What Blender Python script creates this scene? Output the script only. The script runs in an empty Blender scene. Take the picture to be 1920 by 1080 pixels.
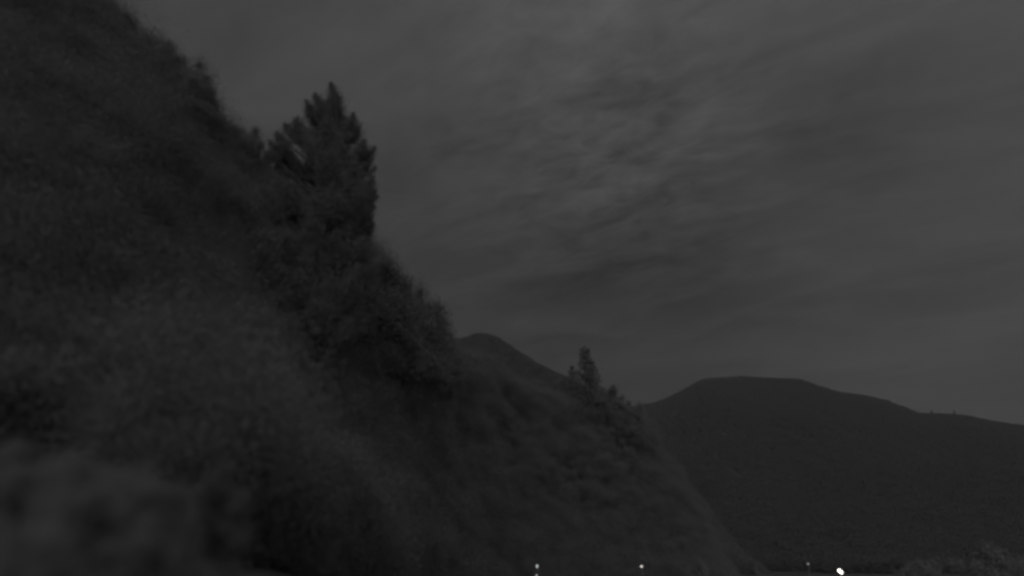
import bpy, math, random
import numpy as np
from mathutils import Vector, Matrix

# ------------------------------------------------------------------ camera, sky, added fill light, exposure
scene = bpy.context.scene
COL = scene.collection
CAM_Z, PITCH, HFOV = 3.0, math.radians(24.0), math.radians(80.0)
F = 960.0 / math.tan(HFOV / 2)                       # focal length in photograph pixels (1920 wide)
cam_d = bpy.data.cameras.new('camera')
cam_d.sensor_width = 36.0
cam_d.lens = 18.0 / math.tan(HFOV / 2)
cam_d.clip_start, cam_d.clip_end = 0.1, 20000.0
cam = bpy.data.objects.new('camera', cam_d)
COL.objects.link(cam)
cam.location = (0, 0, CAM_Z)
cam.rotation_euler = (math.pi / 2 + PITCH, 0, 0)
scene.camera = cam
cam_d.dof.use_dof = True                               # soft fixed-focus lens set to the far hills
cam_d.dof.focus_distance = 3000.0
cam_d.dof.aperture_fstop = cam_d.lens / 1000.0 / 0.28

SUN_ELEV, SUN_AZ = math.radians(18.0), math.radians(181.0)     # azimuth clockwise from +Y: behind the camera
SUN_STRENGTH, SUN_ANGLE = 2.9, math.radians(90.0)            # broad soft fill, added to brighten the land
SKY_GAIN = 1.0

def ray(px, py):
    """unit direction through a photograph pixel"""
    x, u = (px - 960.0) / F, (540.0 - py) / F
    v = Vector((x, math.cos(PITCH) - u * math.sin(PITCH), math.sin(PITCH) + u * math.cos(PITCH)))
    return v.normalized()

def az_el(px, py):
    d = ray(px, py)
    return math.atan2(d.x, d.y), math.atan2(d.z, math.hypot(d.x, d.y))

def at(px, py, hd):
    """point on a pixel's ray at horizontal distance hd"""
    d = ray(px, py)
    return Vector((0, 0, CAM_Z)) + d * (hd / math.hypot(d.x, d.y))

world = bpy.data.worlds.new('World')
scene.world = world
world.use_nodes = True
nt = world.node_tree
nt.nodes.clear()
def N(t, **kw):
    n = nt.nodes.new(t)
    for k, v in kw.items():
        setattr(n, k, v)
    return n
def L(a, b):
    nt.links.new(a, b)
def math_n(op, a, b=None, c=None, clamp=False):
    n = N('ShaderNodeMath', operation=op, use_clamp=clamp)
    for i, v in enumerate((a, b, c)):
        if v is None:
            continue
        if isinstance(v, (int, float)):
            n.inputs[i].default_value = v
        else:
            L(v, n.inputs[i])
    return n.outputs[0]
tc = N('ShaderNodeTexCoord')
nrm = N('ShaderNodeVectorMath', operation='NORMALIZE')
L(tc.outputs['Generated'], nrm.inputs[0])
D = nrm.outputs[0]
sep = N('ShaderNodeSeparateXYZ'); L(D, sep.inputs[0])
zpos = math_n('MAXIMUM', sep.outputs[2], 0.0)
zden = math_n('ADD', zpos, 0.10)
deck = N('ShaderNodeCombineXYZ')                      # cloud deck: direction projected on a level sheet
L(math_n('DIVIDE', sep.outputs[0], zden), deck.inputs[0])
L(math_n('DIVIDE', sep.outputs[1], zden), deck.inputs[1])
def deck_noise(ang, sc, detail, rough, dist, loc=(0, 0, 0)):
    m = N('ShaderNodeMapping'); m.inputs['Rotation'].default_value = (0, 0, ang)
    m.inputs['Scale'].default_value = sc; m.inputs['Location'].default_value = loc
    m.vector_type = 'POINT'
    r = N('ShaderNodeVectorRotate', rotation_type='Z_AXIS'); r.inputs['Angle'].default_value = ang
    L(deck.outputs[0], r.inputs['Vector'])
    m.inputs['Rotation'].default_value = (0, 0, 0)
    L(r.outputs[0], m.inputs['Vector'])
    n = N('ShaderNodeTexNoise', noise_dimensions='3D')
    n.inputs['Scale'].default_value = 1.0; n.inputs['Detail'].default_value = detail
    n.inputs['Roughness'].default_value = rough; n.inputs['Distortion'].default_value = dist
    L(m.outputs[0], n.inputs['Vector'])
    return math_n('SUBTRACT', n.outputs['Fac'], 0.5)
STREAK = math.radians(30)
big = deck_noise(STREAK, (0.9, 1.9, 1), 3.0, 0.5, 0.3, (3.1, 7.7, 0))
mid = deck_noise(STREAK, (2.4, 5.6, 1), 6.0, 0.58, 0.8, (1.3, 2.2, 5))
fine = deck_noise(STREAK, (9.0, 15.0, 1), 7.0, 0.62, 1.2, (9.3, 4.2, 2))
def lobe(px, py, width_px):
    """soft patch of the deck, brighter or darker, round one direction"""
    d = ray(px, py)
    v = N('ShaderNodeVectorMath', operation='DOT_PRODUCT'); L(D, v.inputs[0]); v.inputs[1].default_value = d
    w = 1.0 - math.cos(math.atan(width_px / F))
    e = math_n('MULTIPLY', math_n('SUBTRACT', v.outputs['Value'], 1.0), 1.0 / w)
    return math_n('EXPONENT', e)
# overcast luminance rising from the skyline to the zenith
base = math_n('MULTIPLY_ADD', math_n('POWER', zpos, 1.15), 0.0655, 0.0135)
# slightly brighter to the right
base = math_n('MULTIPLY', base, math_n('MULTIPLY_ADD', sep.outputs[0], 0.30, 1.0))
tone = math_n('MULTIPLY_ADD', big, 0.62, 1.0)
band = lobe(1130, 270, 250)
tone = math_n('ADD', tone, math_n('MULTIPLY', mid, math_n('MULTIPLY_ADD', band, 0.95, 0.72)))
tone = math_n('ADD', tone, math_n('MULTIPLY', fine, math_n('MULTIPLY_ADD', band, 1.1, 0.26)))
for px, py, w, k in [(960, 10, 150, 0.18), (1160, 265, 150, 0.10), (980, 330, 110, 0.08), (1420, 240, 110, 0.05),
                     (1260, 470, 190, -0.22), (1050, 540, 170, -0.15), (1000, 660, 150, -0.08), (1560, 240, 120, -0.17), (1700, 480, 120, -0.06),
                     (1880, 640, 210, 0.26), (560, 60, 160, 0.05), (800, 300, 120, -0.07), (1650, 760, 160, 0.18), (1840, 220, 160, 0.08),
                     (870, 352, 34, 0.112), (930, 338, 34, 0.080), (1000, 318, 40, 0.080), (1060, 285, 40, 0.112), (1125, 268, 42, 0.128), (1200, 240, 40, 0.112), (1290, 208, 36, 0.112), (1340, 185, 36, 0.080),
                     (1050, 380, 40, 0.080), (1120, 362, 36, 0.096), (1180, 338, 30, 0.128), (1420, 290, 60, 0.05), (1050, 262, 20, -0.08), (1160, 295, 22, -0.09), (1245, 240, 30, -0.05), (1040, 345, 36, -0.06),
                     (900, 30, 70, 0.06), (1010, 40, 60, 0.05), (1160, 90, 60, 0.03), (1290, 160, 40, -0.06), (1430, 90, 50, -0.06)]:
    tone = math_n('ADD', tone, math_n('MULTIPLY', lobe(px, py, w), k))
lum = math_n('MULTIPLY', base, tone)
# a thin share of clear night sky behind the deck
sky = N('ShaderNodeTexSky', sky_type='NISHITA')
sky.sun_disc = False
sky.sun_elevation = SUN_ELEV
sky.sun_rotation = SUN_AZ
bw = N('ShaderNodeRGBToBW'); L(sky.outputs[0], bw.inputs[0])
lum = math_n('ADD', lum, math_n('MULTIPLY', bw.outputs[0], 0.0003))
colr = N('ShaderNodeCombineColor')
L(math_n('MULTIPLY', lum, 1.005), colr.inputs[0]); L(lum, colr.inputs[1]); L(math_n('MULTIPLY', lum, 0.998), colr.inputs[2])
bg = N('ShaderNodeBackground'); bg.inputs['Strength'].default_value = SKY_GAIN
L(colr.outputs[0], bg.inputs['Color'])
wout = N('ShaderNodeOutputWorld'); L(bg.outputs[0], wout.inputs['Surface'])

sun_d = bpy.data.lights.new('fill_sun', 'SUN')  # added light from behind the camera, lifts the dark slopes evenly
sun_d.energy, sun_d.angle, sun_d.color = SUN_STRENGTH, SUN_ANGLE, (1.0, 0.992, 0.99)
sun = bpy.data.objects.new('fill_sun', sun_d)
COL.objects.link(sun)
sd = Vector((math.sin(SUN_AZ) * math.cos(SUN_ELEV), math.cos(SUN_AZ) * math.cos(SUN_ELEV), math.sin(SUN_ELEV)))
sun.rotation_euler = sd.to_track_quat('Z', 'Y').to_euler()
sun.location = (0, -20, 60)

vs = scene.view_settings
vs.view_transform, vs.look, vs.exposure, vs.gamma = 'Standard', 'None', 0.0, 1.0
vs.use_curve_mapping = False
scene.render.engine = 'CYCLES'
cy = scene.cycles
cy.use_denoising = True
cy.max_bounces, cy.diffuse_bounces, cy.volume_bounces, cy.transparent_max_bounces = 5, 3, 1, 8
cy.filter_width = 2.8                                  # the soft lens of a small fixed camera

# ------------------------------------------------------------------ helpers
def tag(o, label, cat=None, group=None, kind=None):
    o['label'] = label
    if cat: o['category'] = cat
    if group: o['group'] = group
    if kind: o['kind'] = kind
    return o

def tri_mesh(name, V, T, smooth=False):
    V = np.asarray(V, dtype=np.float32).reshape(-1, 3); T = np.asarray(T, dtype=np.int32).reshape(-1, 3)
    me = bpy.data.meshes.new(name)
    me.vertices.add(len(V)); me.vertices.foreach_set('co', V.ravel())
    me.loops.add(len(T) * 3); me.loops.foreach_set('vertex_index', T.ravel())
    me.polygons.add(len(T)); me.polygons.foreach_set('loop_start', np.arange(0, len(T) * 3, 3, dtype=np.int32))
    me.polygons.foreach_set('use_smooth', np.full(len(T), smooth, dtype=bool))
    me.update(calc_edges=True)
    return me

def obj(name, me, mat, parent=None, loc=None):
    if mat and not me.materials: me.materials.append(mat)
    o = bpy.data.objects.new(name, me)
    COL.objects.link(o)
    if parent: o.parent = parent
    if loc is not None: o.location = loc
    return o

def empty(name, loc, rz=0.0, scale=1.0):
    o = bpy.data.objects.new(name, None)
    COL.objects.link(o)
    o.location = loc; o.rotation_euler = (0, 0, rz)
    o.scale = (scale,) * 3 if isinstance(scale, (int, float)) else scale
    o.empty_display_size = 0.3
    return o

def material(name, c1, c2, scale=2.0, rough=0.85, bump=0.0, translucent=0.0, detail=4.0, rand=0.0):
    m = bpy.data.materials.new(name); m.use_nodes = True
    t = m.node_tree; p = t.nodes['Principled BSDF']
    p.inputs['Roughness'].default_value = rough
    if 'Specular IOR Level' in p.inputs: p.inputs['Specular IOR Level'].default_value = 0.2
    co = t.nodes.new('ShaderNodeTexCoord')
    nz = t.nodes.new('ShaderNodeTexNoise'); nz.inputs['Scale'].default_value = scale; nz.inputs['Detail'].default_value = detail
    t.links.new(co.outputs['Object'], nz.inputs['Vector'])
    rp = t.nodes.new('ShaderNodeValToRGB')
    rp.color_ramp.elements[0].position = 0.32; rp.color_ramp.elements[1].position = 0.68
    rp.color_ramp.elements[0].color = (*c1, 1); rp.color_ramp.elements[1].color = (*c2, 1)
    t.links.new(nz.outputs['Fac'], rp.inputs['Fac'])
    t.links.new(rp.outputs['Color'], p.inputs['Base Color'])
    if bump:
        b = t.nodes.new('ShaderNodeBump'); b.inputs['Strength'].default_value = bump
        t.links.new(nz.outputs['Fac'], b.inputs['Height']); t.links.new(b.outputs[0], p.inputs['Normal'])
    if translucent:
        tr = t.nodes.new('ShaderNodeBsdfTranslucent'); t.links.new(rp.outputs['Color'], tr.inputs['Color'])
        mx = t.nodes.new('ShaderNodeMixShader'); mx.inputs[0].default_value = translucent
        t.links.new(p.outputs[0], mx.inputs[1]); t.links.new(tr.outputs[0], mx.inputs[2])
        t.links.new(mx.outputs[0], t.nodes['Material Output'].inputs['Surface'])
    return m

M = {
    'soil':    material('soil_and_grass', (0.020, 0.020, 0.0195), (0.030, 0.030, 0.029), 0.15, 0.95, 0.3),
    'slope':   material('slope_undergrowth', (0.014, 0.014, 0.0138), (0.021, 0.021, 0.0205), 0.08, 0.95, 0.3),
    'leaf':    material('broad_leaves', (0.105, 0.106, 0.105), (0.125, 0.125, 0.124), 0.25, 0.9, 0, 0.5),
    'needle':  material('conifer_needles', (0.09, 0.091, 0.09), (0.11, 0.11, 0.109), 0.3, 0.9, 0, 0.5),
    'wood':    material('hillside_leaves', (0.105, 0.105, 0.105), (0.125, 0.124, 0.124), 0.03, 0.9, 0, 0.5),
    'ridge_leaf': material('ridge_leaves', (0.070, 0.070, 0.070), (0.082, 0.082, 0.082), 0.01, 0.9, 0, 0.5),
    'far':     material('far_autumn_leaves', (0.052, 0.050, 0.050), (0.064, 0.061, 0.061), 0.004, 0.9, 0, 0.5),
    'bark':    material('bark', (0.018, 0.017, 0.016), (0.032, 0.030, 0.028), 6.0, 0.9, 0.5),
    'pale':    material('pale_leaves', (0.14, 0.139, 0.138), (0.17, 0.169, 0.168), 0.9, 0.9, 0, 0.5),
    'paler':   material('pale_valley_leaves', (0.125, 0.124, 0.123), (0.155, 0.154, 0.153), 0.2, 0.9, 0, 0.5),
    'board':   material('weathered_boards', (0.010, 0.0099, 0.0097), (0.020, 0.0197, 0.0193), 1.6, 0.85, 0.3),
    'roofing': material('roof_sheet', (0.010, 0.010, 0.010), (0.016, 0.016, 0.016), 4.0, 0.6, 0.1),
    'steel':   material('dark_painted_steel', (0.05, 0.05, 0.05), (0.08, 0.08, 0.08), 8.0, 0.5, 0.05),
    'concrete':material('concrete', (0.22, 0.22, 0.21), (0.32, 0.31, 0.30), 5.0, 0.9, 0.2),
}
def glow(name, col, strength):
    m = bpy.data.materials.new(name); m.use_nodes = True
    p = m.node_tree.nodes['Principled BSDF']
    p.inputs['Base Color'].default_value = (0.8, 0.8, 0.8, 1)
    p.inputs['Emission Color'].default_value = (*col, 1); p.inputs['Emission Strength'].default_value = strength
    return m

def sstep(a, b, x):
    t = np.clip((np.asarray(x, float) - a) / (b - a), 0, 1)
    return t * t * (3 - 2 * t)

def vnoise(x, y, seed=0):
    """smooth value noise, vectorised"""
    x = np.asarray(x, float); y = np.asarray(y, float)
    xi, yi = np.floor(x), np.floor(y)
    fx, fy = x - xi, y - yi
    fx, fy = fx * fx * (3 - 2 * fx), fy * fy * (3 - 2 * fy)
    def h(i, j):
        s = np.sin(i * 127.1 + j * 311.7 + seed * 74.7) * 43758.5453
        return s - np.floor(s)
    return (h(xi, yi) * (1 - fx) + h(xi + 1, yi) * fx) * (1 - fy) + (h(xi, yi + 1) * (1 - fx) + h(xi + 1, yi + 1) * fx) * fy - 0.5

# ------------------------------------------------------------------ terrain
def ground_z(x, y):
    x = np.asarray(x, float); y = np.asarray(y, float)
    r = np.hypot(x, y) + 1e-6
    w = sstep(-0.38, 0.02, x / r)
    gl = 1.4 + 0.045 * np.minimum(r, 30)
    gr = 1.4 - 7.4 * sstep(6, 60, r)
    g = gl * (1 - w) + gr * w
    far = sstep(80, 260, r)
    g = g * (1 - far) - 6.0 * far
    return g + 0.25 * vnoise(x / 7, y / 7, 3) * sstep(6, 20, r)

def polar_sheet(name, rads, az0, az1, naz, zf, mat, wrap=False):
    A = np.linspace(az0, az1, naz, endpoint=not wrap)
    R = np.asarray(rads, float)
    RR, AA = np.meshgrid(R, A, indexing='ij')
    X, Y = RR * np.sin(AA), RR * np.cos(AA)
    Z = zf(X, Y, AA, RR)
    V = np.stack([X, Y, Z], -1).reshape(-1, 3)
    T = []
    n = naz
    cols = n if wrap else n - 1
    i = np.arange(len(R) - 1)[:, None]; j = np.arange(cols)[None, :]
    j2 = (j + 1) % n
    a, b, c, d = i * n + j, i * n + j2, (i + 1) * n + j2, (i + 1) * n + j
    T = np.concatenate([np.stack([a, c, b], -1).reshape(-1, 3), np.stack([a, d, c], -1).reshape(-1, 3)])
    return obj(name, tri_mesh(name, V, T, True), mat)

rads = np.concatenate([[0.05], np.geomspace(1.0, 7000, 90)])
g = polar_sheet('ground', rads, -math.pi, math.pi, 144, lambda X, Y, A, R: ground_z(X, Y), M['soil'], True)
tag(g, 'dark valley floor of rough grass under the hills', 'ground', kind='structure')

class Hill:
    """a hill whose crest runs through the points (px, py) at the given horizontal distances"""
    def __init__(self, crest, foot, back, seed, rough):
        a, z, r = [], [], []
        for px, py, hd in crest:
            p = at(px, py, hd); a.append(math.atan2(p.x, p.y)); z.append(p.z); r.append(hd)
        self.a, self.zc, self.rc = np.array(a), np.array(z), np.array(r)
        self.fa = np.array([az_el(px, 700)[0] for px, _ in foot]); self.fr = np.array([d for _, d in foot])
        self.back, self.seed, self.rough = back, seed, rough
    def height(self, A, R):
        zc = np.interp(A, self.a, self.zc); rc = np.interp(A, self.a, self.rc); rf = np.interp(A, self.fa, self.fr)
        X, Y = R * np.sin(A), R * np.cos(A)
        zf = ground_z(rf * np.sin(A), rf * np.cos(A)) - 0.4
        t = np.clip((R - rf) / (rc - rf), 0, 1)
        front = zf + (zc - zf) * (0.25 * t + 0.75 * t * t * (3 - 2 * t)) ** 1.05
        tb = np.clip((R - rc) / self.back, 0, 1)
        rear = zc + (-12 - zc) * tb * tb * (3 - 2 * tb)
        z = np.where(R < rc, front, rear)
        amp = self.rough * np.minimum(np.minimum(t, 1) * 4, 1) * np.clip(1 - np.exp(-((R - rc) / (0.12 * rc)) ** 2), 0, 1)
        s = self.rough * 6
        return z + amp * (vnoise(X / s, Y / s, self.seed) + 0.5 * vnoise(X / s * 2.3, Y / s * 2.3, self.seed + 5))
    def at_xy(self, x, y):
        return float(self.height(np.array([math.atan2(x, y)]), np.array([math.hypot(x, y)]))[0])
    def build(self, name, mat, nr, na):
        us = np.linspace(0, 1, nr)
        A = np.linspace(self.a[0], self.a[-1], na)
        rc = np.interp(A, self.a, self.rc); rf = np.interp(A, self.fa, self.fr)
        RR = np.where(us[:, None] < 0.6, rf + (rc - rf) * us[:, None] / 0.6, rc + self.back * (us[:, None] - 0.6) / 0.4)
        AA = np.broadcast_to(A, RR.shape)
        Z = self.height(AA, RR)
        V = np.stack([RR * np.sin(AA), RR * np.cos(AA), Z], -1).reshape(-1, 3)
        i = np.arange(nr - 1)[:, None]; j = np.arange(na - 1)[None, :]
        a, b, c, d = i * na + j, i * na + j + 1, (i + 1) * na + j + 1, (i + 1) * na + j
        T = np.concatenate([np.stack([a, c, b], -1).reshape(-1, 3), np.stack([a, d, c], -1).reshape(-1, 3)])
        return obj(name, tri_mesh(name, V, T, True), mat)

# traced skyline of the near wooded slope (tops of its trees)
SKY_NEAR = [(-700, -420), (-300, -300), (0, -180), (150, -70), (205, 0), (250, 22), (300, 62), (350, 104), (400, 172), (432, 222), (470, 244),
            (490, 270), (520, 285), (560, 270), (700, 300), (712, 440), (735, 500), (768, 542), (800, 572), (832, 612), (850, 632),
            (905, 645), (960, 680), (1010, 705), (1070, 722), (1130, 728), (1165, 744), (1190, 760), (1230, 812), (1280, 900), (1330, 1000), (1400, 1090), (1600, 1110)]
near = Hill([(-700, -200, 60), (-300, -60, 60), (0, 60, 60), (205, 210, 62), (350, 320, 66), (480, 440, 70), (620, 500, 76), (710, 590, 84),
             (800, 655, 96), (860, 705, 110), (960, 755, 130), (1070, 795, 145), (1130, 802, 150), (1200, 840, 155), (1260, 930, 160), (1310, 1015, 165), (1360, 1085, 170), (1700, 1125, 172)],
            [(-700, 26), (0, 26), (400, 34), (700, 54), (850, 76), (960, 96), (1200, 122), (1700, 140)], 160, 11, 2.0)
tag(near.build('hillside', M['slope'], 70, 150), 'steep dark wooded slope rising on the left', 'hillside', kind='structure')
RIDGE = [(300, 470), (600, 535), (750, 615), (830, 640), (870, 642), (890, 633), (910, 632), (935, 641), (960, 658), (1010, 690), (1070, 718), (1130, 748), (1200, 800), (1260, 870), (1320, 950), (1380, 1030), (1440, 1080)]
ridge = Hill([(x, y, 600 + 0.05 * (x - 900)) for x, y in RIDGE], [(300, 300), (1440, 420)], 500, 23, 9.0)
tag(ridge.build('ridge', M['slope'], 70, 160), 'smooth dark ridge falling from centre left to the valley', 'ridge', kind='structure')
HILL = [(800, 830), (1000, 815), (1100, 796), (1160, 775), (1200, 767), (1225, 763), (1250, 754), (1285, 737), (1318, 718), (1340, 716), (1390, 713), (1440, 716), (1497, 718), (1530, 730), (1570, 742),
        (1620, 749), (1660, 758), (1690, 770), (1720, 782), (1760, 783), (1810, 786), (1850, 795), (1890, 802), (1930, 805), (2100, 815), (2400, 840), (2900, 900), (3600, 980)]
hill = Hill([(x, y, 1150 + 0.08 * (x - 1400)) for x, y in HILL], [(800, 520), (3600, 520)], 900, 37, 16.0)
tag(hill.build('hill', M['slope'], 80, 220), 'broad flat topped dark hill across the valley on the right', 'hill', kind='structure')

# ------------------------------------------------------------------ foliage generators
def leaf_cards(P, size, rng, out=None, up=0.0):
    """one small folded leaf spray (2 triangles) per point"""
    n = len(P)
    d = rng.normal(size=(n, 3))
    if out is not None: d = d * 0.75 + out
    d[:, 2] += up
    d /= np.linalg.norm(d, axis=1, keepdims=True) + 1e-9
    q = np.cross(d, rng.normal(size=(n, 3))); q /= np.linalg.norm(q, axis=1, keepdims=True) + 1e-9
    s = (size * rng.uniform(0.6, 1.4, n))[:, None]
    w = s * rng.uniform(0.35, 0.6, n)[:, None]
    nn = np.cross(d, q)
    a = P - d * s * 0.5; b = P + q * w * 0.5 + nn * w * 0.15; c = P + d * s * 0.5; e = P - q * w * 0.5 + nn * w * 0.15
    V = np.stack([a, b, c, e], 1).reshape(-1, 3)
    k = np.arange(n)[:, None] * 4
    T = np.concatenate([k + [0, 1, 2], k + [0, 2, 3]])
    return V, T

def tube(pts, rad, seg=6):
    pts = np.asarray(pts, float); n = len(pts)
    V, T = [], []
    for i in range(n):
        t = pts[min(i + 1, n - 1)] - pts[max(i - 1, 0)]; t /= np.linalg.norm(t) + 1e-9
        ref = np.array([1.0, 0, 0]) if abs(t[0]) < 0.8 else np.array([0, 1.0, 0])
        u = np.cross(t, ref); u /= np.linalg.norm(u); v = np.cross(t, u)
        for k in range(seg):
            a = 2 * math.pi * k / seg
            V.append(pts[i] + (u * math.cos(a) + v * math.sin(a)) * rad[i])
    for i in range(n - 1):
        for k in range(seg):
            a, b = i * seg + k, i * seg + (k + 1) % seg
            T += [(a, b, b + seg), (a, b + seg, a + seg)]
    V.append(pts[-1]); V.append(pts[0])
    for k in range(seg):
        T += [((n - 1) * seg + k, (n - 1) * seg + (k + 1) % seg, len(V) - 2), ((k + 1) % seg, k, len(V) - 1)]
    return np.array(V), np.array(T)

def merge(parts):
    V, T, o = [], [], 0
    for v, t in parts:
        V.append(v); T.append(np.asarray(t) + o); o += len(v)
    return np.concatenate(V), np.concatenate(T)

def broadleaf(seed, h, rx, rz, nclump, nleaf, size, trunk_r=0.18, low=0.12, skirt=False):
    """trunk with limbs, and a crown of leaf sprays gathered in uneven clumps"""
    rng = np.random.default_rng(seed)
    cz = h - rz
    limbs = []
    bend = rng.normal(size=2) * 0.03 * h
    tp = [np.array([bend[0] * t * t, bend[1] * t * t, h * 0.9 * t - 0.3 * (t == 0)]) for t in np.linspace(0, 1, 7)]
    limbs.append(tube(tp, [trunk_r * (1.25 if i == 0 else 1 - 0.13 * i) for i in range(7)], 8))
    P, O = [], []
    for k in range(nclump):
        u = rng.normal(size=3); u /= np.linalg.norm(u)
        u[2] = abs(u[2]) * 1.1 - 0.35 if rng.random() < 0.8 else u[2]
        rr = rng.uniform(0.45, 0.98) ** 0.7
        c = np.array([u[0] * rx * rr, u[1] * rx * rr, cz + u[2] * rz * rr * (1 if u[2] > 0 else 1 + low * 4)])
        c[2] = max(c[2], h * low) if not skirt or k % 4 else h * rng.uniform(0.03, 0.3); c[2] = min(c[2], h * 0.96)
        cr = rx * rng.uniform(0.17, 0.34)
        m = int(nleaf * rng.uniform(0.6, 1.4))
        d = rng.normal(size=(m, 3)); d /= np.linalg.norm(d, axis=1, keepdims=True)
        p = c + d * (cr * np.abs(rng.normal(0.35, 0.42, m)))[:, None] * np.array([1.15, 1.15, 0.9])
        P.append(p); O.append(d)
        if k % 2 == 0:
            t0 = rng.uniform(0.3, 0.85); s = tp[int(t0 * 6)]
            mid_ = (s + c) / 2 + np.array([0, 0, -0.05 * h])
            limbs.append(tube([s, mid_, c], [trunk_r * 0.4, trunk_r * 0.25, trunk_r * 0.08], 5))
    P, O = np.concatenate(P), np.concatenate(O)
    lv = leaf_cards(P, size, rng, O * 0.2, 0.1)
    return tri_mesh('trunk', *merge(limbs)), tri_mesh('crown', *lv)

def conifer(seed, h, rmax, nwh, per, nleaf, size, sweep=0.25, low=0.08, gap=0.0, trunk_r=0.16):
    """straight trunk, whorls of up-tipped boughs clothed with needle sprays"""
    rng = np.random.default_rng(seed)
    limbs = [tube([(0, 0, -0.3), (0, 0, h * 0.35), (0.02 * h * rng.normal(), 0, h * 0.7), (0, 0, h)], [trunk_r * 1.2, trunk_r * 0.8, trunk_r * 0.45, 0.02], 7)]
    P, O = [], []
    for i in range(nwh):
        t = low + (1 - low) * (i + rng.uniform(-0.3, 0.3)) / nwh
        for k in range(per):
            if rng.random() < gap: continue
            a = 2 * math.pi * (k + rng.uniform(-0.4, 0.4)) / per + i * 1.3
            ln = rmax * (1 - t) ** 0.75 * rng.uniform(0.6, 1.2) + 0.12 * rmax
            d = np.array([math.cos(a), math.sin(a), 0])
            z0 = h * t
            b = np.array([[0, 0, z0], d * ln * 0.55 + [0, 0, z0 - 0.05 * ln], d * ln + [0, 0, z0 + sweep * ln]])
            limbs.append(tube(b, [trunk_r * 0.3 * (1 - t) + 0.02, trunk_r * 0.2 * (1 - t) + 0.015, 0.01], 4))
            m = max(4, int(nleaf * (0.35 + ln / rmax)))
            s = rng.uniform(0.15, 1.05, m)
            p = np.where(s[:, None] < 0.55, b[0] + (b[1] - b[0]) * (s / 0.55)[:, None], b[1] + (b[2] - b[1]) * ((s - 0.55) / 0.5)[:, None])
            wd = 0.16 * ln * (1.15 - s) + size * 0.3
            p = p + rng.normal(size=(m, 3)) * wd[:, None] * np.array([1, 1, 0.55])
            P.append(p); O.append(np.tile(d + [0, 0, sweep + 0.3], (m, 1)))
    z = h * rng.uniform(0.75, 1.0, nleaf * 3)
    P.append(np.stack([rng.normal(size=len(z)) * 0.04 * rmax, rng.normal(size=len(z)) * 0.04 * rmax, z], 1)); O.append(np.tile([0, 0, 1.0], (len(z), 1)))
    lv = leaf_cards(np.concatenate(P), size, rng, np.concatenate(O), 0.15)
    return tri_mesh('trunk', *merge(limbs)), tri_mesh('crown', *lv)

def tree(name, proto, mat, loc, rz, sc, label, cat='tree', group=None, trunk='trunk', crown='crown', rename=None):
    r = empty(name, loc, rz, sc)
    obj(trunk, proto[0], M['bark'], r); obj(crown, proto[1], mat, r)
    return tag(r, label, cat, group)

def top_tree(name, proto, proto_h, mat, px, py, hd, rz, label, base_fn, wide=1.0, group=None, cat='tree', **kw):
    """tree whose tip stands at a skyline point and whose foot stands on the terrain below"""
    p = at(px, py, hd)
    zb = base_fn(p.x, p.y)
    s = (p.z - zb) / proto_h
    return tree(name, proto, mat, (p.x, p.y, zb), rz, (s * wide, s * wide, s), label, cat, group, **kw)

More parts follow.
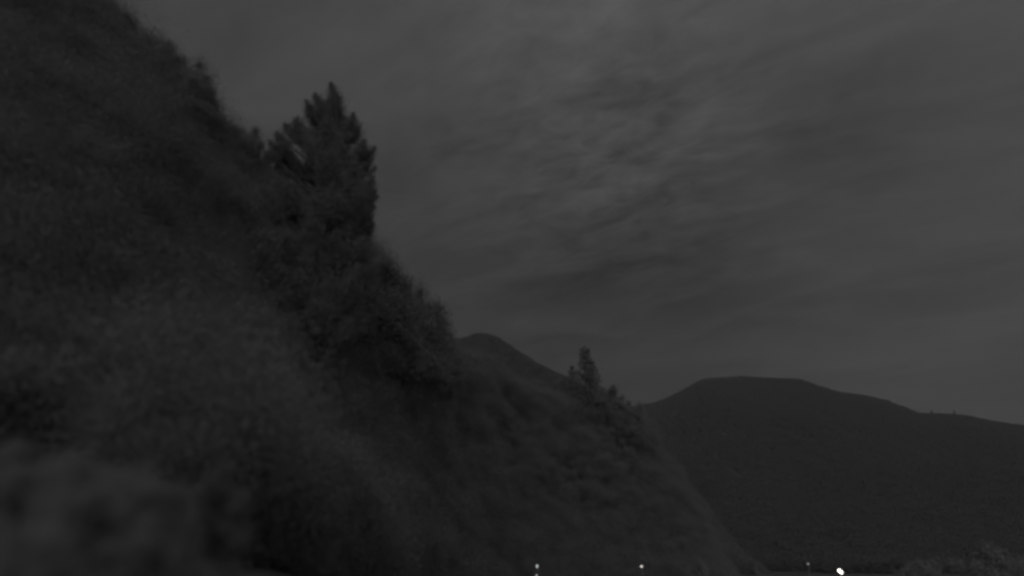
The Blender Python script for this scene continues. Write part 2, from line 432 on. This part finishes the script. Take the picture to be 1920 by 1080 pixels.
# ------------------------------------------------------------------ the ragged big tree on the slope
def plume_tree(tips, hd, name, label, seed, nfill, profile):
    rng = np.random.default_rng(seed)
    p0 = at(612, 430, hd)
    zb = near.at_xy(p0.x, p0.y)
    root = empty(name, (p0.x, p0.y, zb))
    org = np.array([p0.x, p0.y, zb])
    H = at(tips[0][0], tips[0][1], hd).z - zb
    right = np.array([math.cos(math.atan2(p0.x, p0.y)), -math.sin(math.atan2(p0.x, p0.y)), 0])
    back = np.array([math.sin(math.atan2(p0.x, p0.y)), math.cos(math.atan2(p0.x, p0.y)), 0])
    limbs = [tube([(0, 0, -0.5), (0.2, 0.1, H * 0.3), (-0.1, 0.2, H * 0.6), (0.1, 0, H * 0.88)], [0.75, 0.55, 0.32, 0.06], 10)]
    P, O = [], []
    def plume(tip, ln, w, m):
        """an upswept bough: leafy spindle ending in a ragged point"""
        ax = np.array([tip[0], tip[1], 0.0]); rad = np.linalg.norm(ax) + 1e-6
        d = ax / rad * min(0.75, rad / 7) + np.array([0, 0, 1.0]) + rng.normal(size=3) * 0.08
        d /= np.linalg.norm(d)
        s = rng.uniform(0, 1, m) ** 0.85
        prof = w * np.clip(s * 2.1 + 0.04, 0, 1) ** 0.9 * np.clip((1.08 - s) * 2.2, 0, 1)
        wob = rng.normal(size=(m, 3)) * (prof * 0.42)[:, None]
        # side twigs: break the spindle into tufts
        tuft = np.sin(s * 22 + rng.uniform(0, 6)) * 0.5 + 0.5
        P.append(tip - d * (ln * s)[:, None] + wob * (0.65 + 0.6 * tuft)[:, None]); O.append(np.tile(d, (m, 1)) + wob * 0.4)
        foot = np.array([0.1, 0.1, max(H * 0.08, min(H * 0.8, tip[2] - ln * 1.1 - rad * 0.4))])
        limbs.append(tube([foot, (foot + tip - d * ln) / 2 + [0, 0, -0.3], tip - d * ln * 0.5, tip - d * 0.2], [0.2, 0.13, 0.07, 0.015], 5))
    for px, py, dep, ln, w in tips:
        p = np.array(at(px, py, hd)) - org
        # keep the tip on its line of sight while it moves toward or away from the trunk line
        k = (hd + dep) / hd
        q = np.array([0, 0, CAM_Z]) + (np.array(at(px, py, hd)) - np.array([0, 0, CAM_Z])) * k - org
        plume(q, ln, w, int(1000 * ln * w))
        for _ in range(3):                                # small side shoots that break up the outline
            k2 = (hd + dep + rng.uniform(-0.6, 0.6)) / hd
            q2 = np.array([0, 0, CAM_Z]) + (np.array(at(px + rng.uniform(-20, 4 if px > 640 else 16), py + rng.uniform(4, 44), hd)) - np.array([0, 0, CAM_Z])) * k2 - org
            plume(q2, rng.uniform(0.9, 1.7), rng.uniform(0.3, 0.6), 420)
    cnt = 0
    while cnt < nfill:
        px, py = rng.uniform(470, 716), rng.uniform(190, 640)
        lim = np.interp(px, [a for a, _ in profile], [b for _, b in profile])
        if py < lim + 26: continue
        rlim = np.interp(py, [200, 290, 330, 440, 520], [650, 684, 694, 698, 700])
        if px > rlim - 8: continue
        dep = rng.uniform(-4.5, 4.5)
        k = (hd + dep) / hd
        q = np.array([0, 0, CAM_Z]) + (np.array(at(px, py, hd)) - np.array([0, 0, CAM_Z])) * k - org
        if q[2] < 0.8: continue
        plume(q, rng.uniform(2.2, 3.8), rng.uniform(0.9, 1.5), 1900)
        cnt += 1
    obj('trunk', tri_mesh('trunk', *merge(limbs)), M['bark'], root)
    obj('crown', tri_mesh('crown', *leaf_cards(np.concatenate(P), 0.165, rng, np.concatenate(O) * 0.6, 0.2)), M['needle'], root)
    tag(root, label, 'tree')
    return root

TIPS = [(620, 154, 0.0, 3.4, 0.85), (630, 176, 0.6, 3.0, 1.0), (590, 174, -0.8, 3.2, 0.9), (606, 188, 1.2, 3.0, 1.1), (574, 200, 1.0, 2.8, 0.9), (663, 211, -0.5, 3.0, 0.9),
        (645, 218, 1.5, 3.0, 1.0), (552, 222, -1.4, 2.8, 0.9), (532, 232, 0.5, 2.6, 0.9), (518, 246, -1.0, 2.6, 0.9), (672, 236, 0.8, 2.8, 0.9), (684, 262, -0.6, 2.8, 0.9),
        (704, 276, 0.4, 3.0, 0.85), (692, 300, 1.2, 2.6, 0.9), (702, 330, -0.8, 2.8, 0.9), (706, 356, 0.9, 2.6, 0.8), (702, 384, -0.2, 2.6, 0.9), (697, 410, 0.7, 2.6, 0.9),
        (694, 436, 1.2, 2.6, 0.9), (512, 272, 0.8, 2.6, 0.9), (560, 240, 2.0, 3.0, 1.1), (610, 220, -1.8, 3.2, 1.2), (640, 250, 0.0, 3.2, 1.2), (700, 470, 0.5, 2.6, 1.0), (704, 505, 0.5, 2.6, 1.0)]
plume_tree(TIPS, 52.0, 'conifer_tree', 'tall ragged many topped conifer standing clear on the left skyline', 5, 260,
           [(470, 300), (500, 276), (532, 246), (575, 212), (590, 186), (620, 170), (640, 205), (663, 222), (690, 285), (705, 300), (716, 420)])

# ------------------------------------------------------------------ trees along the near skyline
BL = [broadleaf(101, 12.0, 3.6, 4.6, 46, 1000, 0.17), broadleaf(102, 12.0, 3.2, 5.2, 44, 1000, 0.17), broadleaf(103, 12.0, 4.0, 4.4, 50, 1000, 0.17)]
CF = [conifer(201, 12.0, 3.0, 26, 7, 26, 0.36), conifer(202, 12.0, 2.6, 24, 7, 26, 0.34, 0.35)]
NB = near.at_xy
stand = [
    (60, -135, 56, 0, 1.0, 'leafy tree whose top leaves the frame at the far upper left'),
    (140, -60, 55, 1, 1.0, 'leafy tree cut by the top edge, second from the upper left corner'),
    (186, -22, 57, 2, 0.85, 'leafy tree cut by the top edge where the left skyline begins'),
    (240, 20, 55, 0, 0.8, 'leafy tree with a rounded tip just under the top edge, upper left'),
    (298, 58, 56, 1, 0.85, 'leafy tree one step down the left skyline from the top edge'),
    (328, 88, 58, 1, 0.8, 'narrow leafy tree in the upper middle of the steep left skyline'),
    (356, 116, 55, 2, 0.75, 'leafy tree in the middle of the steep left skyline'),
    (381, 164, 57, 0, 0.75, 'leafy tree in the lower half of the steep left skyline'),
    (412, 195, 56, 1, 0.7, 'leafy tree near the foot of the steep left skyline'),
    (440, 226, 58, 2, 0.65, 'low leafy tree at the foot of the steep left skyline'),
    (467, 222, 60, 1, 0.55, 'small pointed tree just left of the tall ragged conifer'),
    (494, 270, 62, 0, 0.5, 'low tree in the notch left of the tall ragged conifer'),
]
rr = random.Random(4)
for px, py, hd, k, wd, lab in stand:
    top_tree('leafy_tree', BL[k], 12.0, M['leaf'], px, py, hd, rr.uniform(0, 6.28), lab, NB, wd, 'trees along the steep left skyline')
spur = [
    (706, 440, 66, 1, 0.7, 'small tree tucked below the right side of the tall ragged conifer'),
    (722, 470, 68, 0, 0.7, 'highest small tree of the slope right of the tall ragged conifer'),
    (738, 500, 70, 1, 0.7, 'second small tree down the slope right of the tall conifer'),
    (757, 530, 73, 2, 0.7, 'third small tree down the slope right of the tall conifer'),
    (778, 548, 77, 0, 0.75, 'fourth small tree down the slope, at its bulging shoulder'),
    (798, 568, 81, 2, 0.75, 'fifth small tree down the slope right of the tall conifer'),
    (815, 588, 85, 1, 0.7, 'sixth small tree down the slope, close to its foot'),
    (830, 606, 90, 0, 0.7, 'last small tree of the slope before the smooth ridge shows'),
]
for px, py, hd, k, wd, lab in spur:
    top_tree('small_tree', BL[k], 12.0, M['leaf'], px, py, hd, rr.uniform(0, 6.28), lab, NB, wd, 'trees stepping down the slope')

# the lone conifer on the centre skyline and its small neighbours
LONE = conifer(303, 12.0, 2.4, 15, 6, 90, 0.24, 0.7, 0.08, 0.2)
top_tree('lone_conifer', LONE, 12.0, M['needle'], 1096, 648, 140, 0.9, 'lone open branched conifer on the centre skyline', NB, 0.95)
FORK = conifer(305, 12.0, 2.5, 16, 6, 80, 0.26, 0.8, 0.08, 0.12)
for px, py, hd, pr, wd, lab in [
    (1072, 686, 140, FORK, 0.8, 'narrow short conifer touching the left side of the lone conifer'),
    (1108, 676, 141, FORK, 0.8, 'narrow short conifer touching the right side of the lone conifer'),
    (1137, 713, 142, BL[0], 0.62, 'low ragged tree just right of the lone conifer'),
    (1160, 726, 143, BL[1], 0.7, 'second low ragged tree right of the lone conifer'),
    (1186, 752, 144, BL[2], 0.6, 'lowest small tree where the slope meets the far hill'),
    (1050, 706, 143, BL[0], 0.9, 'rounded low tree left of the lone conifer'),
    (1122, 730, 141, BL[2], 0.8, 'rounded low tree in the gap right of the lone conifer'),
    (1150, 742, 142, BL[1], 0.8, 'rounded low tree on the small crest right of the lone conifer'),
    (1172, 756, 143, BL[2], 0.7, 'rounded low tree close to the lowest dip of the skyline')]:
    top_tree('skyline_tree', pr, 12.0, M['needle'] if pr in CF or pr is FORK else M['leaf'], px, py, hd, rr.uniform(0, 6.28), lab, NB, wd, 'small trees beside the lone conifer')

# ------------------------------------------------------------------ woods that read as one mass
def scatter_wood(name, hill_, n, azr, rr_fn, hgt, proto, mat, label, seed, limit=None, margin=6.0, squash=1.0):
    """many crowns joined into one mass on a hillside"""
    rng = np.random.default_rng(seed)
    A = rng.uniform(azr[0], azr[1], n); R = rr_fn(rng, A, n)
    Z = hill_.height(A, R)
    X, Y = R * np.sin(A), R * np.cos(A)
    H = rng.uniform(hgt[0], hgt[1], n)
    if limit is not None:
        la = np.array([az_el(px, py)[0] for px, py in limit]); le = np.array([az_el(px, py + margin)[1] for px, py in limit])
        zmax = CAM_Z + R * np.tan(np.interp(A, la, le))
        keep = (zmax - Z) > hgt[0] * 0.45
        H = np.minimum(H, zmax - Z)
        X, Y, Z, H = X[keep], Y[keep], Z[keep], H[keep]
    cnt = len(X)
    wid = H * rng.uniform(0.8, 1.2, cnt) * squash
    me = bpy.data.meshes.new(name)
    me.vertices.add(cnt); me.vertices.foreach_set('co', np.stack([X, Y, Z - 0.1], -1).astype(np.float32).ravel())
    for an, arr in (('spin', np.stack([np.zeros(cnt), np.zeros(cnt), rng.uniform(0, 6.283, cnt)], -1)), ('size', np.stack([wid, wid, H], -1))):
        at_ = me.attributes.new(an, 'FLOAT_VECTOR', 'POINT'); at_.data.foreach_set('vector', arr.astype(np.float32).ravel())
    o = obj(name, me, mat)
    gn = bpy.data.node_groups.new(name + '_cover', 'GeometryNodeTree')
    gn.interface.new_socket('Geometry', in_out='INPUT', socket_type='NodeSocketGeometry')
    gn.interface.new_socket('Geometry', in_out='OUTPUT', socket_type='NodeSocketGeometry')
    gi, go = gn.nodes.new('NodeGroupInput'), gn.nodes.new('NodeGroupOutput')
    ip = gn.nodes.new('GeometryNodeInstanceOnPoints'); jn = gn.nodes.new('GeometryNodeJoinGeometry')
    ip.inputs['Pick Instance'].default_value = True
    for pr in proto:                                             # crown kinds; sources of the instances, not themselves in the scene
        crown_me = tri_mesh('wood_crown', *pr); crown_me.materials.append(mat)
        oi = gn.nodes.new('GeometryNodeObjectInfo'); oi.inputs['As Instance'].default_value = True
        oi.inputs['Object'].default_value = bpy.data.objects.new('wood_crown', crown_me)
        gn.links.new(oi.outputs['Geometry'], jn.inputs[0])
    rv = gn.nodes.new('FunctionNodeRandomValue'); rv.data_type = 'INT'
    rv.inputs[4].default_value = 0; rv.inputs[5].default_value = len(proto) - 1
    gn.links.new(rv.outputs[2], ip.inputs['Instance Index'])
    for an, sock in (('spin', 'Rotation'), ('size', 'Scale')):
        na = gn.nodes.new('GeometryNodeInputNamedAttribute'); na.data_type = 'FLOAT_VECTOR'; na.inputs['Name'].default_value = an
        gn.links.new(na.outputs['Attribute'], ip.inputs[sock])
    gn.links.new(gi.outputs[0], ip.inputs['Points']); gn.links.new(jn.outputs[0], ip.inputs['Instance'])
    gn.links.new(ip.outputs[0], go.inputs[0])
    md = o.modifiers.new('cover', 'NODES'); md.node_group = gn
    return tag(o, label, 'wood', kind='stuff')

def unit_crown(seed, n, size, rx=0.33, clumps=16, cone=0.0):
    """unit-height crown: uneven clumps of leaf sprays, rounded or drawn up to a point"""
    rng = np.random.default_rng(seed)
    P = []
    for k in range(clumps):
        u = rng.normal(size=3); u /= np.linalg.norm(u)
        rr_ = rng.uniform(0.35, 1.0)
        c = u * rr_ * np.array([rx, rx, 0.40]) + [0, 0, 0.52]
        f = 1 - cone * np.clip((c[2] - 0.15) / 0.85, 0, 1)
        c[:2] *= f
        m = int(n / clumps * rng.uniform(0.6, 1.4))
        P.append(c + rng.normal(size=(m, 3)) * np.array([1, 1, 0.8]) * rx * rng.uniform(0.16, 0.34) * max(0.35, f))
    P = np.concatenate(P)
    P[:, 2] = np.clip(P[:, 2], -0.02, 1.0)
    return leaf_cards(P, size, rng)

def azof(px): return az_el(px, 600)[0]
def front(lo, hi):
    return lambda rng, A, n: (lambda rf, rc: rf + (rc - rf) * rng.uniform(lo, hi, n) ** 0.75)
def mk(h_, lo, hi, pw=0.75):
    def f(rng, A, n):
        rf = np.interp(A, h_.fa, h_.fr); rc = np.interp(A, h_.a, h_.rc)
        return rf + (rc - rf) * (lo + (hi - lo) * rng.uniform(0, 1, n) ** pw)
    return f
def near_spread(rng, A, n):
    rf = np.interp(A, near.fa, near.fr); rc = np.interp(A, near.a, near.rc)
    lo = np.interp(A, [azof(150), azof(330), azof(650), azof(760)], [0.08, -0.2, -0.2, 0.02])
    return rf + (rc - rf) * (lo + (1.12 - lo) * rng.uniform(0, 1, n) ** 0.8)
scatter_wood('hillside_wood', near, 4200, (azof(-500), azof(1420)), near_spread, (4.5, 11.0), [unit_crown(41, 12000, 0.014), unit_crown(44, 12000, 0.014, 0.40, 22), unit_crown(45, 12000, 0.014, 0.28, 20, 0.75), unit_crown(46, 12000, 0.014, 0.30, 12)], M['wood'],
             'dense dark wood covering the near left slope as one mass', 51, SKY_NEAR, 13.0)
scatter_wood('ridge_wood', ridge, 14000, (azof(560), azof(1430)), mk(ridge, 0.1, 1.03, 0.75), (5.0, 9.0), [unit_crown(42, 420, 0.10, 0.42, 8), unit_crown(47, 420, 0.10, 0.34, 10, 0.7)], M['ridge_leaf'],
             'even dark wood covering the smooth middle ridge', 52, [(x, y - 8) for x, y in RIDGE], 0.0)
scatter_wood('hill_wood', hill, 30000, (azof(1000), azof(2350)), mk(hill, 0.0, 1.03, 0.8), (7.0, 12.0), [unit_crown(43, 320, 0.12, 0.45, 7), unit_crown(48, 320, 0.12, 0.36, 8, 0.7)], M['far'],
             'even dark wood covering the far hill across the valley', 53, [(x, y - 8) for x, y in HILL], 0.0)
HB = hill.at_xy
for px, py, pr, wd, lab in [(1746, 768, CF[0], 1.0, 'tiny tree poking above the far hill skyline at right, left of two'),
                            (1788, 769, CF[1], 1.1, 'tiny tree poking above the far hill skyline at right, right of two'),
                            (1662, 748, BL[2], 1.0, 'tiny rounded tree on the far hill skyline above the slope break'),
                            (1600, 738, BL[0], 1.0, 'tiny rounded tree on the descending far hill skyline')]:
    top_tree('far_tree', pr, 12.0, M['far'], px, py, 1165, 0.4, lab, HB, wd, 'tiny trees on the far hill skyline')

# ------------------------------------------------------------------ pale trees on the valley floor
def GZ(x, y): return float(ground_z(x, y))
RND = [broadleaf(401, 8.0, 3.1, 3.6, 46, 500, 0.24, 0.16, 0.06), broadleaf(402, 8.0, 2.7, 3.8, 44, 500, 0.24, 0.16, 0.06)]
for px, py, hd, pr, wd, lab in [
    (1728, 1028, 96, 0, 0.85, 'pale rounded tree at lower right, left of the tallest pale one'),
    (1832, 1008, 92, 1, 0.9, 'tallest pale rounded tree at lower right'),
    (1922, 1018, 94, 0, 0.8, 'pale rounded tree cut by the right edge near the bottom'),
    (1306, 1032, 112, 0, 0.4, 'faint pale small tree in the valley, upper left of the brightest lamp'),
    (1421, 1052, 110, 1, 0.35, 'faint pale bushy tree between the small sharp lamp and the brightest lamp'),
    (1870, 1056, 90, 1, 0.9, 'low pale tree between the tallest pale tree and the right edge'),
    (1675, 1062, 98, 1, 0.9, 'low pale tree right of the brightest lamp')]:
    top_tree('pale_tree', RND[pr], 8.0, M['paler'], px, py, hd, rr.uniform(0, 6.28), lab, GZ, wd, 'pale trees on the valley floor')

# ------------------------------------------------------------------ street lamps
def box(sx, sy, sz, c=(0, 0, 0)):
    x, y, z = sx / 2, sy / 2, sz / 2
    V = np.array([(i * x, j * y, k * z) for k in (-1, 1) for j in (-1, 1) for i in (-1, 1)], float) + np.array(c)
    T = np.array([(0, 2, 1), (1, 2, 3), (4, 5, 6), (5, 7, 6), (0, 1, 4), (1, 5, 4), (2, 6, 3), (3, 6, 7), (0, 4, 2), (2, 4, 6), (1, 3, 5), (3, 7, 5)])
    return V, T

def street_lamp(px, py, hd, size, col, strength, label, tilt=0.0, tall=False, base_fn=GZ):
    p = at(px, py, hd)
    zb = base_fn(p.x, p.y)
    H = p.z - zb
    face = math.atan2(p.x, p.y)                        # arm reaches out toward the viewer's side
    r = empty('street_lamp', (p.x, p.y, zb), -face)
    arm = 0.9 * max(0.6, size * 2)
    obj('pole', tri_mesh('pole', *tube([(0, arm, -0.3), (0, arm, H * 0.5), (0, arm, H + 0.25)], [0.11, 0.085, 0.06], 8)), M['steel'], r)
    obj('arm', tri_mesh('arm', *tube([(0, arm, H + 0.2), (0, arm * 0.5, H + size * 0.75), (0, 0, H + size * 0.62)], [0.04, 0.035, 0.03], 6)), M['steel'], r)
    obj('base', tri_mesh('base', *tube([(0, arm, -0.3), (0, arm, 0.16), (0, arm, 0.2)], [0.24, 0.24, 0.16], 10)), M['concrete'], r)
    # housing: a shallow domed cap over the lit bowl
    hd_ = []
    for t in np.linspace(0, 1, 5):
        hd_.append((size * 0.62 * math.cos(t * 1.35), size * (0.32 + 0.34 * math.sin(t * 1.35))))
    obj('housing', tri_mesh('housing', *tube([(0, 0, H + z) for _, z in hd_], [a for a, _ in hd_], 12)), M['steel'], r)
    zs = 2.2 if tall else 1.0
    bowl = []
    for t in np.linspace(-1.4, 0.75, 7):
        bowl.append((size * 0.5 * math.cos(t), size * 0.5 * zs * math.sin(t)))
    b = obj('lamp_bowl', tri_mesh('lamp_bowl', *tube([(0, 0, z) for _, z in bowl], [a for a, _ in bowl], 12), True), glow('lamp_glow', col, strength), r, (0, 0, H))
    b.rotation_euler = (0, tilt, 0)
    if tilt: b.scale = (1.0, 1.0, 3.4)
    return tag(r, label, 'street lamp', 'lit street lamps in the valley')

street_lamp(1575, 1071, 75, 0.17, (1.0, 0.95, 0.86), 7.0, 'brightest street lamp, white and glaring, at the bottom right of centre', -0.75)
street_lamp(1203, 1062, 95, 0.24, (1.0, 0.93, 0.88), 1.5, 'small sharp white street lamp at the bottom, right of centre')
street_lamp(1007, 1061, 84, 0.19, (0.95, 1.0, 0.97), 0.75, 'dim upright white street lamp at the bottom centre', 0.0, True)
street_lamp(1006, 1079, 78, 0.19, (0.95, 1.0, 0.97), 0.55, 'faint street lamp cut by the bottom edge below the dim upright one')
street_lamp(1515, 1057, 110, 0.30, (1.0, 1.0, 1.0), 0.03, 'barely lit small street lamp left of the brightest one')
street_lamp(491, 298, 63, 0.12, (1.0, 1.0, 0.97), 0.6, 'single tiny light added as a bright dot high on the dark slope beneath the tall conifer', base_fn=NB)  # lamp added to give one lone bright dot on the slope

# ------------------------------------------------------------------ pale shrubs and the dark shed at the lower left
SH = [broadleaf(501, 2.7, 0.95, 1.25, 90, 1100, 0.034, 0.03, 0.05, True), broadleaf(502, 2.7, 1.1, 1.15, 90, 1100, 0.034, 0.03, 0.05, True), broadleaf(503, 2.7, 0.8, 1.3, 90, 1100, 0.034, 0.03, 0.05, True)]
for px, py, hd, k, wd, lab in [
    (10, 798, 12.5, 0, 0.85, 'pale shrub cut by the left edge, taller than its dark gap'),
    (92, 812, 12.0, 2, 0.8, 'narrow pale shrub second from the left edge at lower left'),
    (238, 832, 11.5, 1, 0.92, 'largest broad pale shrub at lower left'),
    (318, 880, 12.2, 0, 0.75, 'lower pale shrub between the largest pale one and the dark bush'),
    (60, 950, 10.0, 1, 1.0, 'low spreading pale shrub near the bottom left corner'),
    (388, 1040, 12.0, 2, 1.4, 'tiny pale bush at the foot of the tall dark bush')]:
    top_tree('shrub', SH[k], 2.7, M['pale'], px, py, hd, rr.uniform(0, 6.28), lab, GZ, wd, 'pale garden shrubs at lower left', 'shrub', trunk='stem', crown='foliage')

M['darkleaf'] = material('dark_evergreen_leaves', (0.08, 0.08, 0.08), (0.095, 0.095, 0.095), 0.9, 0.9, 0, 0.5)
DK = broadleaf(511, 2.7, 0.8, 1.5, 110, 1100, 0.034, 0.03, 0.05, True)
top_tree('shrub', DK, 2.7, M['darkleaf'], 428, 842, 17.0, 0.7, 'tall dark dense bush right of the pale shrubs at lower left', GZ, 0.85, None, 'shrub', trunk='stem', crown='foliage')

# ------------------------------------------------------------------ thin night haze in the valley air
hz = obj('haze', tri_mesh('haze', *box(15000, 15000, 420, (0, 0, 190))), None)
hm = bpy.data.materials.new('haze_air'); hm.use_nodes = True
ht = hm.node_tree; ht.nodes.clear()
pv = ht.nodes.new('ShaderNodeVolumePrincipled')
pv.inputs['Color'].default_value = (0.92, 0.92, 0.93, 1); pv.inputs['Density'].default_value = 0.000055; pv.inputs['Anisotropy'].default_value = 0.0
ho = ht.nodes.new('ShaderNodeOutputMaterial'); ht.links.new(pv.outputs[0], ho.inputs['Volume'])
hz.data.materials.append(hm)
tag(hz, 'thin grey night haze filling the valley air', 'haze', kind='stuff')
